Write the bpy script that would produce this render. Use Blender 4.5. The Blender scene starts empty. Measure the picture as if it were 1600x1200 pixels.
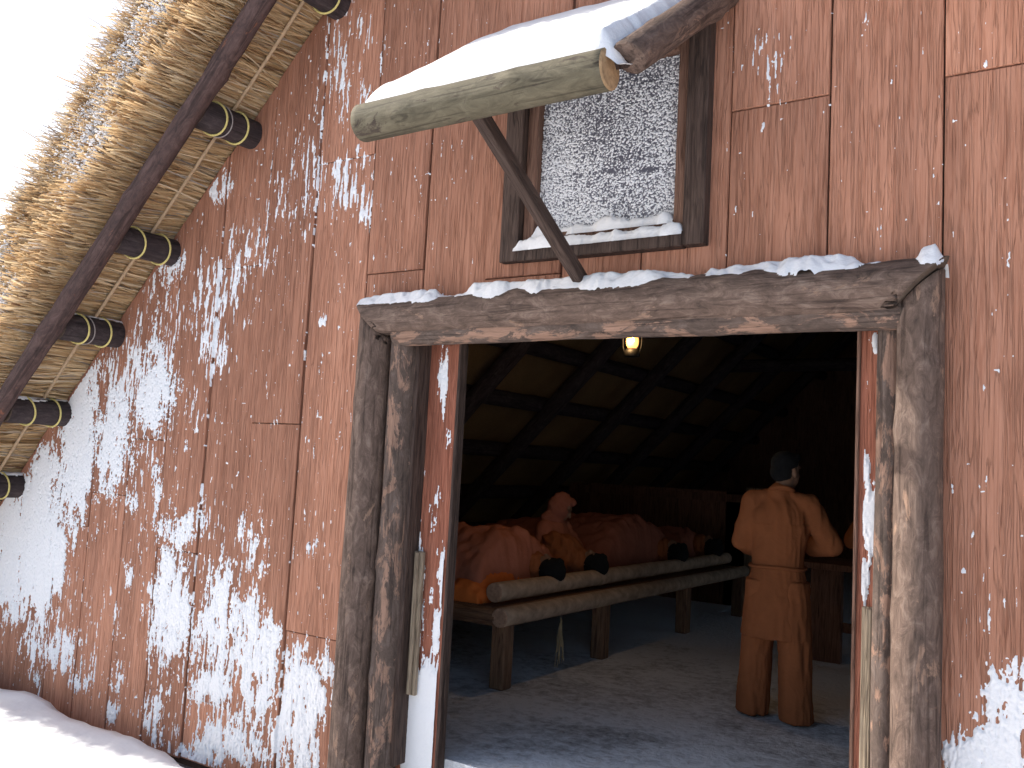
import bpy, math, random
import numpy as np
from mathutils import Matrix, Vector
random.seed(7); rng = np.random.default_rng(7)
R = math.radians
S = bpy.context.scene
COL = S.collection

# ------------------------------------------------------------------ camera, sky, sun, exposure
FPX = 1420.0                       # focal length in photo pixels (1600 wide)
YAW, PITCH, ROLL = R(33.8), R(5.2), R(3.1)
CAM = np.array([0.0, -3.6, 1.45])
def _axes():
    cy, sy, cp, sp, cr, sr = math.cos(YAW), math.sin(YAW), math.cos(PITCH), math.sin(PITCH), math.cos(ROLL), math.sin(ROLL)
    f = np.array([-sy*cp, cy*cp, sp]); r = np.array([cy, sy, 0.0]); u = np.cross(r, f)
    return cr*r+sr*u, -sr*r+cr*u, f
AR, AU, AF = _axes()
def to_px(P):
    q = P-CAM; w = q@AF
    return 800+FPX*(q@AR)/w, 600-FPX*(q@AU)/w
cam = bpy.data.cameras.new('camera'); cam.sensor_width = 36; cam.lens = FPX/1600*36; cam.clip_start = .05; cam.clip_end = 2000
co = bpy.data.objects.new('camera', cam); COL.objects.link(co)
m = Matrix.Identity(4)
for i in range(3): m[i][0], m[i][1], m[i][2], m[i][3] = AR[i], AU[i], -AF[i], CAM[i]
co.matrix_world = m; S.camera = co

SUN_EL, SUN_FRONT = R(34), R(10.5)    # height of the sun; how far in front of the wall plane it stands (it comes from the left)
sd = Vector((-math.cos(SUN_EL)*math.cos(SUN_FRONT), -math.cos(SUN_EL)*math.sin(SUN_FRONT), math.sin(SUN_EL)))
W0 = bpy.data.worlds.new('World'); S.world = W0; W0.use_nodes = True
nt = W0.node_tree; bg = nt.nodes['Background']
sky = nt.nodes.new('ShaderNodeTexSky'); sky.sky_type = 'NISHITA'; sky.sun_disc = False
sky.sun_elevation = SUN_EL; sky.sun_rotation = math.atan2(sd.x, sd.y)
sky.air_density = 1.0; sky.dust_density = 3.0; sky.ozone_density = 1.0
nt.links.new(sky.outputs[0], bg.inputs[0]); bg.inputs[1].default_value = 0.15
sl = bpy.data.lights.new('sun', 'SUN'); sl.energy = 4.0; sl.angle = R(.6); sl.color = (1, .94, .84)
so = bpy.data.objects.new('sun', sl); COL.objects.link(so); so.rotation_euler = sd.to_track_quat('Z', 'Y').to_euler()
S.view_settings.view_transform = 'Standard'; S.view_settings.look = 'None'
S.view_settings.gamma = 1; S.view_settings.use_curve_mapping = False
S.view_settings.exposure = 0.75
S.cycles.max_bounces = 8; S.cycles.diffuse_bounces = 5; S.cycles.use_denoising = True

# ------------------------------------------------------------------ helpers
WM = {}
def place(name, data, mw=None, parent=None):
    o = bpy.data.objects.new(name, data); COL.objects.link(o)
    mw = mw or Matrix.Identity(4)
    if parent is not None:
        o.parent = parent; o.matrix_parent_inverse = WM[parent.name].inverted()
    o.matrix_basis = mw; WM[o.name] = mw.copy()
    return o
def tag(o, label=None, cat=None, group=None, kind=None):
    for k, v in (('label', label), ('category', cat), ('group', group), ('kind', kind)):
        if v: o[k] = v
    return o
def thing(name, loc, label, cat, group=None):
    return tag(place(name, None, Matrix.Translation(loc)), label, cat, group)
def mesh(name, v, f, mats=(), mi=None, smooth=False):
    me = bpy.data.meshes.new(name)
    if isinstance(f, np.ndarray):
        n, k = f.shape
        v = np.asarray(v, np.float32)
        me.vertices.add(len(v)); me.vertices.foreach_set('co', v.ravel())
        me.loops.add(n*k); me.loops.foreach_set('vertex_index', f.astype(np.int32).ravel())
        me.polygons.add(n); me.polygons.foreach_set('loop_start', np.arange(0, n*k, k, dtype=np.int32))
        me.update(calc_edges=True)
    else:
        me.from_pydata([tuple(map(float, p)) for p in v], [], f); me.update()
    for q in (mats if isinstance(mats, (list, tuple)) else [mats]): me.materials.append(q)
    if mi is not None: me.polygons.foreach_set('material_index', np.asarray(mi, np.int32))
    if smooth: me.polygons.foreach_set('use_smooth', np.ones(len(me.polygons), bool))
    return me
def _h(ix, iy, s):
    ix = ix.astype(np.int64).astype(np.uint32); iy = iy.astype(np.int64).astype(np.uint32)
    h = ix*np.uint32(374761393)+iy*np.uint32(668265263)+np.uint32((s*2246822519) & 0xffffffff)
    h = (h ^ (h >> np.uint32(13)))*np.uint32(1274126177); h = h ^ (h >> np.uint32(16))
    return h.astype(np.float64)/4294967295.0
def vn(x, y, s=0):
    x = np.asarray(x, float); y = np.asarray(y, float)
    xi = np.floor(x); yi = np.floor(y); u = x-xi; v = y-yi; u = u*u*(3-2*u); v = v*v*(3-2*v)
    return (_h(xi, yi, s)*(1-u)+_h(xi+1, yi, s)*u)*(1-v)+(_h(xi, yi+1, s)*(1-u)+_h(xi+1, yi+1, s)*u)*v
def fbm(x, y, s=0, o=4):
    t = 0; a = .5; n = 0
    for k in range(o): t = t+a*vn(x*2**k, y*2**k, s+k*17); n += a; a *= .5
    return t/n
def box(x0, x1, y0, y1, z0, z1, b=0.0):
    if b <= 0:
        v = [(x, y, z) for z in (z0, z1) for y in (y0, y1) for x in (x0, x1)]
        return v, [(0, 2, 3, 1), (4, 5, 7, 6), (0, 1, 5, 4), (2, 6, 7, 3), (0, 4, 6, 2), (1, 3, 7, 5)]
    v = []; f = []          # chamfered box: 24 vertices
    idx = {}
    for sx in (0, 1):
        for sy in (0, 1):
            for sz in (0, 1):
                c = [(x0, x1)[sx], (y0, y1)[sy], (z0, z1)[sz]]; d = [(1, -1)[sx]*b, (1, -1)[sy]*b, (1, -1)[sz]*b]
                for a in range(3):
                    p = [c[i]+(0 if i == a else d[i]) for i in range(3)]
                    idx[(sx, sy, sz, a)] = len(v); v.append(tuple(p))
    def g(a, s, o):
        k = [0, 0, 0]; k[a] = s; r = [i for i in range(3) if i != a]
        k[r[0]], k[r[1]] = o
        return tuple(k)+(a,)
    for a in range(3):
        for s in (0, 1):
            q = [idx[g(a, s, o)] for o in ((0, 0), (1, 0), (1, 1), (0, 1))]
            f.append(q)
    for a in range(3):
        r = [i for i in range(3) if i != a]
        for s0 in (0, 1):
            for s1 in (0, 1):
                k0 = [0, 0, 0]; k1 = [0, 0, 0]
                k0[r[0]] = k1[r[0]] = s0; k0[r[1]] = k1[r[1]] = s1; k1[a] = 1
                f.append([idx[tuple(k0)+(r[0],)], idx[tuple(k1)+(r[0],)], idx[tuple(k1)+(r[1],)], idx[tuple(k0)+(r[1],)]])
    for sx in (0, 1):
        for sy in (0, 1):
            for sz in (0, 1): f.append([idx[(sx, sy, sz, a)] for a in range(3)])
    return v, f
def fixn(me):
    import bmesh
    bm = bmesh.new(); bm.from_mesh(me); bmesh.ops.recalc_face_normals(bm, faces=bm.faces); bm.to_mesh(me); bm.free(); return me
def boxobj(name, x0, x1, y0, y1, z0, z1, mt, parent=None, b=.004, rot=None, at=None):
    c = Vector(((x0+x1)/2, (y0+y1)/2, (z0+z1)/2))
    v, f = box(x0-c.x, x1-c.x, y0-c.y, y1-c.y, z0-c.z, z1-c.z, b)
    mw = Matrix.Translation(at or c)
    if rot: mw = mw@rot
    return place(name, fixn(mesh(name, v, f, mt)), mw, parent)
def log_mesh(name, L, r0, r1, mats, seg=18, rings=None, rough=.06, seed=0, bend=0., m0=(0, 0), m1=(0, 0), knots=2):
    """round timber along local Z; m0/m1 shear the end cuts (mitres)"""
    rings = rings or max(4, int(L/.12))
    t = np.linspace(0, 1, rings); a = np.linspace(0, 2*np.pi, seg, endpoint=False)
    T, A = np.meshgrid(t, a, indexing='ij')
    rr = r0+(r1-r0)*T
    n = fbm(np.cos(A)*1.6+5+seed*3.1, np.sin(A)*1.6+T*L*2.2+seed*1.7, seed, 3)-.5
    n2 = fbm(np.cos(A)*4+9, np.sin(A)*4+T*L*7, seed+5, 2)-.5
    rr = rr*(1+rough*2*n+rough*.8*n2)
    rs = np.random.default_rng(seed+100)
    for _ in range(knots):
        ka, kt = rs.uniform(0, 6.28), rs.uniform(.08, .92)
        d2 = ((np.angle(np.exp(1j*(A-ka))))*r0/.045)**2+((T-kt)*L/.05)**2
        rr = rr+.013*np.exp(-d2)
    bx = bend*np.sin(T*np.pi)+bend*.4*np.sin(T*7+seed); by = bend*.6*np.sin(T*5+seed*2)
    X = np.cos(A)*rr+bx; Y = np.sin(A)*rr+by
    Z = T*L+(1-T)*(m0[0]*X+m0[1]*Y)*(T < .02)+(m1[0]*X+m1[1]*Y)*(T > .98)
    v = np.stack([X, Y, Z], -1).reshape(-1, 3).tolist(); f = []; mi = []
    for i in range(rings-1):
        for j in range(seg):
            f.append((i*seg+j, i*seg+(j+1) % seg, (i+1)*seg+(j+1) % seg, (i+1)*seg+j)); mi.append(0)
    for e, i in ((0, 0), (1, rings-1)):
        ring = [i*seg+j for j in range(seg)]
        cx = np.mean([v[k] for k in ring], 0)
        inner = []
        for k in ring:
            p = np.array(v[k]); inner.append(len(v)); v.append((cx+(p-cx)*.9+np.array([0, 0, (.006 if e else -.006)])).tolist())
        for j in range(seg):
            q = (ring[j], ring[(j+1) % seg], inner[(j+1) % seg], inner[j]); f.append(q[::-1] if e == 0 else q); mi.append(1)
        f.append(inner[::-1] if e == 0 else inner); mi.append(1)
    me = mesh(name, v, f, mats, mi)
    sm = np.array(mi) == 0
    me.polygons.foreach_set('use_smooth', sm)
    return me
def axis_matrix(p0, p1, up=(0, 0, 1)):
    p0, p1 = Vector(p0), Vector(p1); z = (p1-p0).normalized(); u = Vector(up)
    if abs(z.dot(u)) > .95: u = Vector((0, -1, 0))
    x = u.cross(z).normalized(); y = z.cross(x)
    mt = Matrix((x, y, z)).transposed().to_4x4(); mt.translation = p0
    return mt, (p1-p0).length
def logobj(name, p0, p1, r0, r1, mats, parent=None, up=(0, 0, 1), **k):
    mw, L = axis_matrix(p0, p1, up)
    return place(name, log_mesh(name, L, r0, r1, mats, **k), mw, parent)
def tube(pts, r, seg=6, closed=False):
    pts = [Vector(p) for p in pts]; n = len(pts); v = []; f = []
    pu = None
    for i, p in enumerate(pts):
        a = pts[(i-1) % n] if closed or i > 0 else p; b = pts[(i+1) % n] if closed or i < n-1 else p
        d = (b-a).normalized(); u = pu or (Vector((0, 0, 1)) if abs(d.z) < .9 else Vector((1, 0, 0)))
        x = u.cross(d).normalized(); y = d.cross(x); pu = y
        for j in range(seg):
            t = 2*math.pi*j/seg; v.append(p+x*math.cos(t)*r+y*math.sin(t)*r)
    for i in range(n if closed else n-1):
        for j in range(seg):
            f.append((i*seg+j, i*seg+(j+1) % seg, ((i+1) % n)*seg+(j+1) % seg, ((i+1) % n)*seg+j))
    if not closed: f += [list(range(seg))[::-1], [(n-1)*seg+j for j in range(seg)]]
    return v, f
def sheet(name, P, keep, mt, parent=None, smooth=True, mw=None):
    """grid of points P[i,j,3]; keep: cells to keep"""
    ni, nj = P.shape[:2]
    idx = np.arange(ni*nj).reshape(ni, nj)
    q = np.stack([idx[:-1, :-1], idx[1:, :-1], idx[1:, 1:], idx[:-1, 1:]], -1)[keep]
    used, inv = np.unique(q.ravel(), return_inverse=True)
    return place(name, mesh(name, P.reshape(-1, 3)[used], inv.reshape(-1, 4), mt, smooth=smooth), mw, parent)

# ------------------------------------------------------------------ materials
class NB:
    def __init__(s, name):
        s.m = bpy.data.materials.new(name); s.m.use_nodes = True; s.t = s.m.node_tree
        s.b = s.t.nodes['Principled BSDF']
    def n(s, typ, **k):
        o = s.t.nodes.new('ShaderNode'+typ)
        for a, v in k.items():
            if a[0] == '_': o.inputs[a[1:].replace('_', ' ')].default_value = v
            else: setattr(o, a, v)
        return o
    def l(s, a, b): s.t.links.new(a, b)
    def coord(s, scale, rnd=True, src='Object', rot=(0, 0, 0)):
        tc = s.n('TexCoord').outputs[src]
        if rnd:
            oi = s.n('ObjectInfo'); mu = s.n('VectorMath', operation='SCALE'); cb = s.n('CombineXYZ')
            for i in range(3): s.l(oi.outputs['Random'], cb.inputs[i])
            s.l(cb.outputs[0], mu.inputs[0]); mu.inputs['Scale'].default_value = 37.3
            ad = s.n('VectorMath', operation='ADD'); s.l(tc, ad.inputs[0]); s.l(mu.outputs[0], ad.inputs[1]); tc = ad.outputs[0]
        mp = s.n('Mapping'); mp.inputs['Scale'].default_value = scale; mp.inputs['Rotation'].default_value = rot
        s.l(tc, mp.inputs[0]); return mp.outputs[0]
    def noise(s, vec, scale=1, detail=4, rough=.55, dist=0):
        o = s.n('TexNoise', _Scale=scale, _Detail=detail, _Roughness=rough, _Distortion=dist); s.l(vec, o.inputs['Vector']); return o.outputs['Fac']
    def ramp(s, fac, stops):
        o = s.n('ValToRGB'); e = o.color_ramp.elements
        while len(e) < len(stops): e.new(.5)
        for x, (p, c) in zip(e, stops): x.position = p; x.color = (*c, 1) if len(c) == 3 else c
        s.l(fac, o.inputs[0]); return o.outputs['Color']
    def mix(s, fac, a, b, mode='MIX'):
        o = s.n('Mix', data_type='RGBA', blend_type=mode)
        for i, v in ((0, fac), (6, a), (7, b)):
            if isinstance(v, (int, float)): o.inputs[i].default_value = v
            elif isinstance(v, tuple): o.inputs[i].default_value = (*v, 1)
            else: s.l(v, o.inputs[i])
        return o.outputs[2]
    def bump(s, h, strength, dist):
        o = s.n('Bump', _Strength=strength, _Distance=dist); s.l(h, o.inputs['Height'])
        if s.b.inputs['Normal'].links: s.l(s.b.inputs['Normal'].links[0].from_socket, o.inputs['Normal'])
        s.l(o.outputs[0], s.b.inputs['Normal'])
    def col(s, c):
        if isinstance(c, tuple): s.b.inputs['Base Color'].default_value = (*c, 1)
        else: s.l(c, s.b.inputs['Base Color'])
    def set(s, **k):
        for a, v in k.items(): s.b.inputs[a.replace('_', ' ')].default_value = v
        return s.m
def wood_board(name, c0, c1, c2, grain=1.0, bump=.8):
    b = NB(name)
    v = b.coord((62*grain, 62*grain, 3.4)); g = b.noise(v, 1, 4, .55, 1.6)
    v2 = b.coord((170*grain, 170*grain, 7)); g2 = b.noise(v2, 1, 3, .6, .6)
    v3 = b.coord((5, 5, .7)); w = b.noise(v3, 1, 4, .6, .4)
    c = b.ramp(g, [(.34, c2), (.46, c0), (.66, c1)])
    ab = b.n('Math', operation='ABSOLUTE'); sb = b.n('Math', operation='SUBTRACT'); sb.inputs[1].default_value = .5
    v4 = b.coord((56*grain, 56*grain, 2.1)); g4 = b.noise(v4, 1, 2, .5, 1.0); b.l(g4, sb.inputs[0]); b.l(sb.outputs[0], ab.inputs[0])
    ck = b.ramp(ab.outputs[0], [(.0, (.42, .38, .36)), (.022, (.72, .70, .69)), (.05, (1, 1, 1))])
    c = b.mix(.24, c, ck, 'MULTIPLY')
    fr = b.ramp(g2, [(.3, (.91, .90, .90)), (.7, (1.07, 1.07, 1.07))]); c = b.mix(1.0, c, fr, 'MULTIPLY')
    oi = b.n('ObjectInfo')
    tint = b.ramp(oi.outputs['Random'], [(0, (.80, .78, .77)), (.5, (1, 1, 1)), (1, (1.13, 1.12, 1.11))])
    c = b.mix(1.0, c, tint, 'MULTIPLY')
    wr = b.ramp(w, [(.3, (.80, .79, .80)), (.7, (1.14, 1.16, 1.18))]); c = b.mix(1.0, c, wr, 'MULTIPLY')
    b.col(c); b.bump(g, bump*.7, .008); b.bump(g2, .3, .002)
    ch = b.ramp(ab.outputs[0], [(.0, (0, 0, 0)), (.05, (1, 1, 1))]); b.bump(ch, .75, .005)
    return b.set(Roughness=.75, Specular_IOR_Level=.25)
def bark(name, dark, mid, light, peel, pa=.62, bumpd=.012):
    b = NB(name)
    v = b.coord((22, 22, 10)); g = b.noise(v, 1, 8, .74, .8)
    c = b.ramp(g, [(.28, dark), (.52, mid), (.75, light)])
    p = b.noise(b.coord((13, 13, 5.0)), 1, 6, .72, .5)
    pm = b.ramp(p, [(pa-.03, (0, 0, 0)), (pa+.02, (1, 1, 1))])
    fine = b.noise(b.coord((60, 60, 9)), 1, 4, .6, .3)
    pc = b.ramp(fine, [(.3, tuple(q*.6 for q in peel)), (.7, peel)])
    c = b.mix(pm, c, pc)
    cr = b.noise(b.coord((32, 32, 1.6)), 1, 3, .5, 1.5)
    ck = b.ramp(cr, [(.36, (.35, .33, .33)), (.45, (1, 1, 1))])
    c = b.mix(.7, c, ck, 'MULTIPLY')
    b.col(c); b.bump(g, .9, bumpd); b.bump(cr, .6, .006); b.bump(fine, .4, .003)
    return b.set(Roughness=.8, Specular_IOR_Level=.3)
def plain(name, col, rough=.8, var=.25, sc=30, bump=.3, bd=.003, metal=0):
    b = NB(name); n = b.noise(b.coord((sc, sc, sc)), 1, 4, .6)
    b.col(b.ramp(n, [(.3, tuple(q*(1-var) for q in col)), (.7, tuple(min(1, q*(1+var)) for q in col))]))
    b.bump(n, bump, bd); return b.set(Roughness=rough, Metallic=metal, Specular_IOR_Level=.3)
M = {}
M['board'] = wood_board('red_brown_grained_board', (.42, .195, .122), (.47, .23, .15), (.35, .152, .092))
M['door'] = wood_board('door_board_paint', (.32, .115, .07), (.37, .145, .09), (.25, .085, .05))
M['bark'] = bark('dark_bark', (.05, .034, .027), (.150, .101, .080), (.29, .215, .175), (.36, .23, .165), .64)
M['bark2'] = bark('patchy_bark', (.05, .036, .03), (.12, .085, .07), (.20, .155, .135), (.36, .22, .16), .54)
M['pole'] = bark('pole_bark', (.03, .02, .02), (.085, .05, .045), (.14, .09, .085), (.25, .10, .06), .66)
M['purlin'] = bark('purlin_bark', (.016, .012, .013), (.045, .032, .034), (.09, .07, .07), (.16, .06, .04), .70)
M['olive'] = bark('weathered_grey_log', (.07, .06, .040), (.125, .108, .072), (.19, .165, .115), (.08, .06, .045), .60, .005)
M['cut'] = plain('cut_timber', (.34, .22, .12), .8, .3, 40)
M['cutdark'] = plain('dark_cut_timber', (.09, .065, .05), .8, .3, 40)
M['darkwood'] = wood_board('dark_frame_wood', (.062, .040, .032), (.095, .064, .052), (.034, .022, .018), .6, .4)
M['sash'] = wood_board('brown_sash_wood', (.19, .105, .075), (.24, .14, .10), (.12, .065, .045), .8, .25)
M['batten'] = wood_board('grey_batten_wood', (.28, .22, .155), (.36, .29, .21), (.16, .12, .085), .8, .5)
M['backing'] = plain('dark_sheathing', (.05, .03, .022), .9)
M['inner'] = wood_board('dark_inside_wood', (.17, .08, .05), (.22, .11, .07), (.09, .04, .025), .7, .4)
M['pale'] = plain('pale_log', (.40, .29, .21), .75, .3, 14)
M['palecut'] = plain('pale_log_cut', (.36, .22, .15), .8, .3, 40)
M['leg'] = wood_board('bench_leg_wood', (.22, .12, .07), (.30, .17, .10), (.12, .06, .04), .7, .4)
M['cord'] = plain('yellow_cord', (.62, .52, .20), .7, .2, 120)
M['wire'] = plain('grey_wire', (.30, .26, .25), .5, .2, 60)
M['reed'] = plain('reed_rod', (.42, .30, .19), .7, .2, 60)
M['skin'] = plain('mannequin_skin', (.20, .11, .07), .6, .08, 20, .05)
M['hair'] = plain('black_hair', (.006, .006, .007), .95, .3, 90, .6, .004)
M['shoe'] = plain('dark_shoe', (.03, .02, .018), .7)
M['iron'] = plain('black_iron', (.02, .018, .016), .5, .2, 40, .2, .002, .6)
M['rope'] = plain('straw_rope', (.36, .27, .16), .9)
def cloth(name, c):
    b = NB(name); w = b.noise(b.coord((400, 400, 400)), 1, 2); n = b.noise(b.coord((6, 6, 6)), 1, 4, .6, .4)
    b.col(b.ramp(n, [(.3, tuple(q*.78 for q in c)), (.7, c)])); b.bump(n, .5, .03); b.bump(w, .2, .001)
    return b.set(Roughness=.9, Specular_IOR_Level=.15)
M['orange'] = cloth('orange_cotton', (.31, .105, .042)); M['orange2'] = cloth('bright_orange_quilt', (.66, .17, .04))
M['rust'] = cloth('rust_quilt', (.42, .15, .095)); M['rust2'] = cloth('dusty_rust_quilt', (.34, .12, .08))
def straw():
    b = NB('straw'); a = b.n('Attribute', attribute_name='tone')
    c = b.ramp(a.outputs['Fac'], [(0, (.19, .11, .065)), (.22, (.44, .28, .145)), (.55, (.66, .475, .27)), (.85, (.82, .66, .43)), (.93, (.50, .43, .36)), (1, (.29, .255, .235))])
    b.col(c); b.set(Roughness=.55, Specular_IOR_Level=.35)
    tr = b.n('BsdfTranslucent'); b.l(c, tr.inputs['Color']); mx = b.n('MixShader'); mx.inputs[0].default_value = .28
    out = b.t.nodes['Material Output']; b.l(b.b.outputs[0], mx.inputs[1]); b.l(tr.outputs[0], mx.inputs[2]); b.l(mx.outputs[0], out.inputs['Surface'])
    return b.m
M['straw'] = straw()
def thatch_core():
    b = NB('packed_thatch'); v = b.coord((4, 160, 160), False); g = b.noise(v, 1, 4, .65, .5); w = b.noise(b.coord((3, 3, 3), False), 1, 3)
    c = b.ramp(g, [(.25, (.12, .068, .03)), (.55, (.36, .215, .085)), (.8, (.52, .345, .155))])
    b.col(b.mix(.5, c, b.ramp(w, [(.3, (.5, .47, .45)), (.7, (1, 1, 1))]), 'MULTIPLY')); b.bump(g, 1, .02)
    return b.set(Roughness=.8)
M['thatch'] = thatch_core()
def snow(name='snow', sc=60, bd=.006):
    b = NB(name); n = b.noise(b.coord((sc, sc, sc), False), 1, 4, .6); n2 = b.noise(b.coord((sc*5, sc*5, sc*5), False), 1, 2)
    b.col((.80, .805, .83)); b.bump(n, .5, bd); b.bump(n2, .3, .002)
    return b.set(Roughness=.65, Specular_IOR_Level=.25)
M['snow'] = snow(); M['gsnow'] = snow('ground_snow', 3, .03)
def floor_mat():
    b = NB('dirt_floor_snow_and_rear_light')
    n = b.noise(b.coord((1.1, 1.1, 1), False), 1, 5, .62, .5); f = b.noise(b.coord((13, 13, 13), False), 1, 6, .75, .3); d = b.noise(b.coord((26, 26, 26), False), 1, 4, .6)
    dirt = b.ramp(d, [(.3, (.03, .026, .026)), (.7, (.11, .095, .09))])
    s = b.mix(.5, n, f)
    sp = b.n('SeparateXYZ'); b.l(b.n('TexCoord').outputs['Object'], sp.inputs[0]); mr = b.n('MapRange'); b.l(sp.outputs['Y'], mr.inputs[0])
    for k, q in ((1, 2.2), (2, 5.5), (3, 0.0), (4, .16)): mr.inputs[k].default_value = q
    ad = b.n('Math', operation='ADD'); b.l(s, ad.inputs[0]); b.l(mr.outputs[0], ad.inputs[1])  # snow share rises with depth, painting the brighter daylit rear floor into the colour
    sm = b.ramp(ad.outputs[0], [(.34, (.14, .14, .14)), (.54, (1, 1, 1))])
    b.col(b.mix(sm, dirt, (.80, .82, .86))); b.bump(f, .8, .03); b.bump(d, .5, .01)
    return b.set(Roughness=.85)
M['floor'] = floor_mat()
def glass():
    b = NB('window_glass'); b.col((.16, .16, .20)); return b.set(Roughness=.30, Transmission_Weight=.35, IOR=1.45)
M['glass'] = glass()
def emit(name, c, e):
    b = NB(name); b.col(c); b.b.inputs['Emission Color'].default_value = (*c, 1); return b.set(Emission_Strength=e, Roughness=.4)
M['lampglass'] = emit('lit_lamp_glass', (1, .46, .13), 1.2); M['flame'] = emit('flame', (1, .72, .34), 7)

# ------------------------------------------------------------------ the setting: ground, floor
XC = -1.96                                   # ridge of the gable
def roof_z(x, c=7.94): return np.where(x < XC, x+c, 2*XC-x+c)
gx = np.unique(np.round(np.concatenate([[-400, -150, -60, -30, -18, -13], np.arange(-10, 3, .08), [3.5, 5, 8, 14, 30, 80, 200, 400]]), 4))
gy = np.unique(np.round(np.concatenate([[-400, -150, -60, -30, -14, -8], np.arange(-5.5, .3, .06), [1, 3, 6, 10, 13.5, 14.5, 18, 30, 80, 200, 400]]), 4))
GX, GY = np.meshgrid(gx, gy, indexing='ij')
GZ = -.30-.03*np.clip(-(GY+.2), 0, 4)+.16*(fbm(GX*.55+3, GY*.55, 3)-.5)+.06*(fbm(GX*2.2, GY*2.2, 8)-.5)+.035*(fbm(GX*6, GY*6, 9, 3)-.5)
GZ += np.interp(GX, [-8, -6.4, -5.3, -4.3, -3.4, 2], [.14, .08, .04, -.0, -.06, -.06])*np.exp(-((GY+.22)/.6)**2)
lip = np.clip((GY+.17-.035*np.sin(GX*5)-.06*(fbm(GX*3.1, GX*0, 4)-.5))/.10, 0, 1); inside = ((GX > -8.1) & (GX < 4.2) & (GY < 13.4))
GZ = np.where(inside, GZ-.55*lip*lip*(3-2*lip), GZ)
P = np.stack([GX, GY, GZ], -1)
tag(sheet('ground', P, np.ones((len(gx)-1, len(gy)-1), bool), M['gsnow']), 'deep white snow covering the ground before the hut', 'ground', kind='structure')
v, f = box(-7.9, 3.9, .122, 13.0, -.6, 0)
tag(place('floor', fixn(mesh('floor', v, f, M['floor']))), 'dirt floor inside the hut dusted with snow', 'floor', kind='structure')

# ------------------------------------------------------------------ the hut
hut = thing('thatched_hut', (XC, 0, 0), 'thatched hut with snow-crusted red-brown board gable and log-framed doorway', 'hut')
# gable wall sheathing (behind the boards) with door and window openings
DX0, DX1, DZ = -3.02, -.70, 2.115             # door opening
WX0, WX1, WZ0, WZ1 = -2.36, -1.53, 2.51, 3.38  # window opening
def prism(poly, y0, y1):
    n = len(poly); v = [(x, y0, z) for x, z in poly]+[(x, y1, z) for x, z in poly]
    return v, [list(range(n))[::-1], list(range(n, 2*n))]+[(i, (i+1) % n, n+(i+1) % n, n+i) for i in range(n)]
def clip(poly, a, b, c):                     # keep a*x+b*z<=c
    o = []
    for i, p in enumerate(poly):
        q = poly[(i+1) % len(poly)]; dp = a*p[0]+b*p[1]-c; dq = a*q[0]+b*q[1]-c
        if dp <= 0: o.append(p)
        if dp*dq < 0: t = dp/(dp-dq); o.append((p[0]+t*(q[0]-p[0]), p[1]+t*(q[1]-p[1])))
    return o
def roofclip(poly, c=7.90):
    poly = clip(poly, -1, 1, c)
    return clip(poly, 1, 1, c+2*XC) if poly else poly
V = []; F = []
def addp(poly, y0, y1):
    if len(poly) < 3: return
    v, f = prism(poly, y0, y1); n = len(V); V.extend(v); F.extend([[i+n for i in q] for q in f])
def rect(x0, x1, z0, z1): return [(x0, z0), (x1, z0), (x1, z1), (x0, z1)]
for r in (rect(-8.0, DX0, -.40, 7), rect(DX1, 4.1, -.40, 7), rect(DX0, DX1, DZ, WZ0), rect(DX0, WX0, WZ0, WZ1), rect(WX1, DX1, WZ0, WZ1), rect(DX0, DX1, WZ1, 7)):
    addp(roofclip(r, 7.995), .003, .05)
wall = place('gable_wall', fixn(mesh('gable_wall', V, F, M['backing'])), None, hut)

# boards: vertical, about 0.4 m wide, seams read off the photograph
EDGE = [3.9, 3.5, 3.1, 2.7, 2.3, 1.9, 1.5, 1.1, .70, .29, -.12, -.53, -.945, -1.354, -1.75, -2.157, -2.59, -2.99, -3.385, -3.81, -4.21, -4.61, -4.99, -5.36, -5.745, -6.1, -6.475, -6.83, -7.2, -7.58, -7.9]
SEAM = {-.53: [2.985, .2], -.945: [4.3, 1.0], -1.354: [2.995], -1.75: [3.9], -2.157: [4.6], -2.59: [3.6, 2.36], -2.99: [4.1], -3.385: [2.445, .3], -3.81: [3.12, .49], -4.21: [1.624], -4.61: [2.568, -.01], -4.99: [.83],
        -5.36: [1.50], -5.745: [1.13], -6.1: [.9], -6.475: [.30], -6.83: [.75]}
BRD = []                                      # x0,x1,z0,z1,front y : used by the snow crust too
def inset(poly, d):
    n = len(poly); cx = sum(p[0] for p in poly)/n; cz = sum(p[1] for p in poly)/n; o = []
    for i in range(n):
        p, a, b = poly[i], poly[i-1], poly[(i+1) % n]
        def nrm(s, e):
            dx, dz = e[0]-s[0], e[1]-s[1]; L = math.hypot(dx, dz) or 1; return -dz/L, dx/L
        n1, n2 = nrm(a, p), nrm(p, b); k = 1+n1[0]*n2[0]+n1[1]*n2[1]
        o.append((p[0]+(n1[0]+n2[0])/k*d, p[1]+(n1[1]+n2[1])/k*d))
    return o
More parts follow.
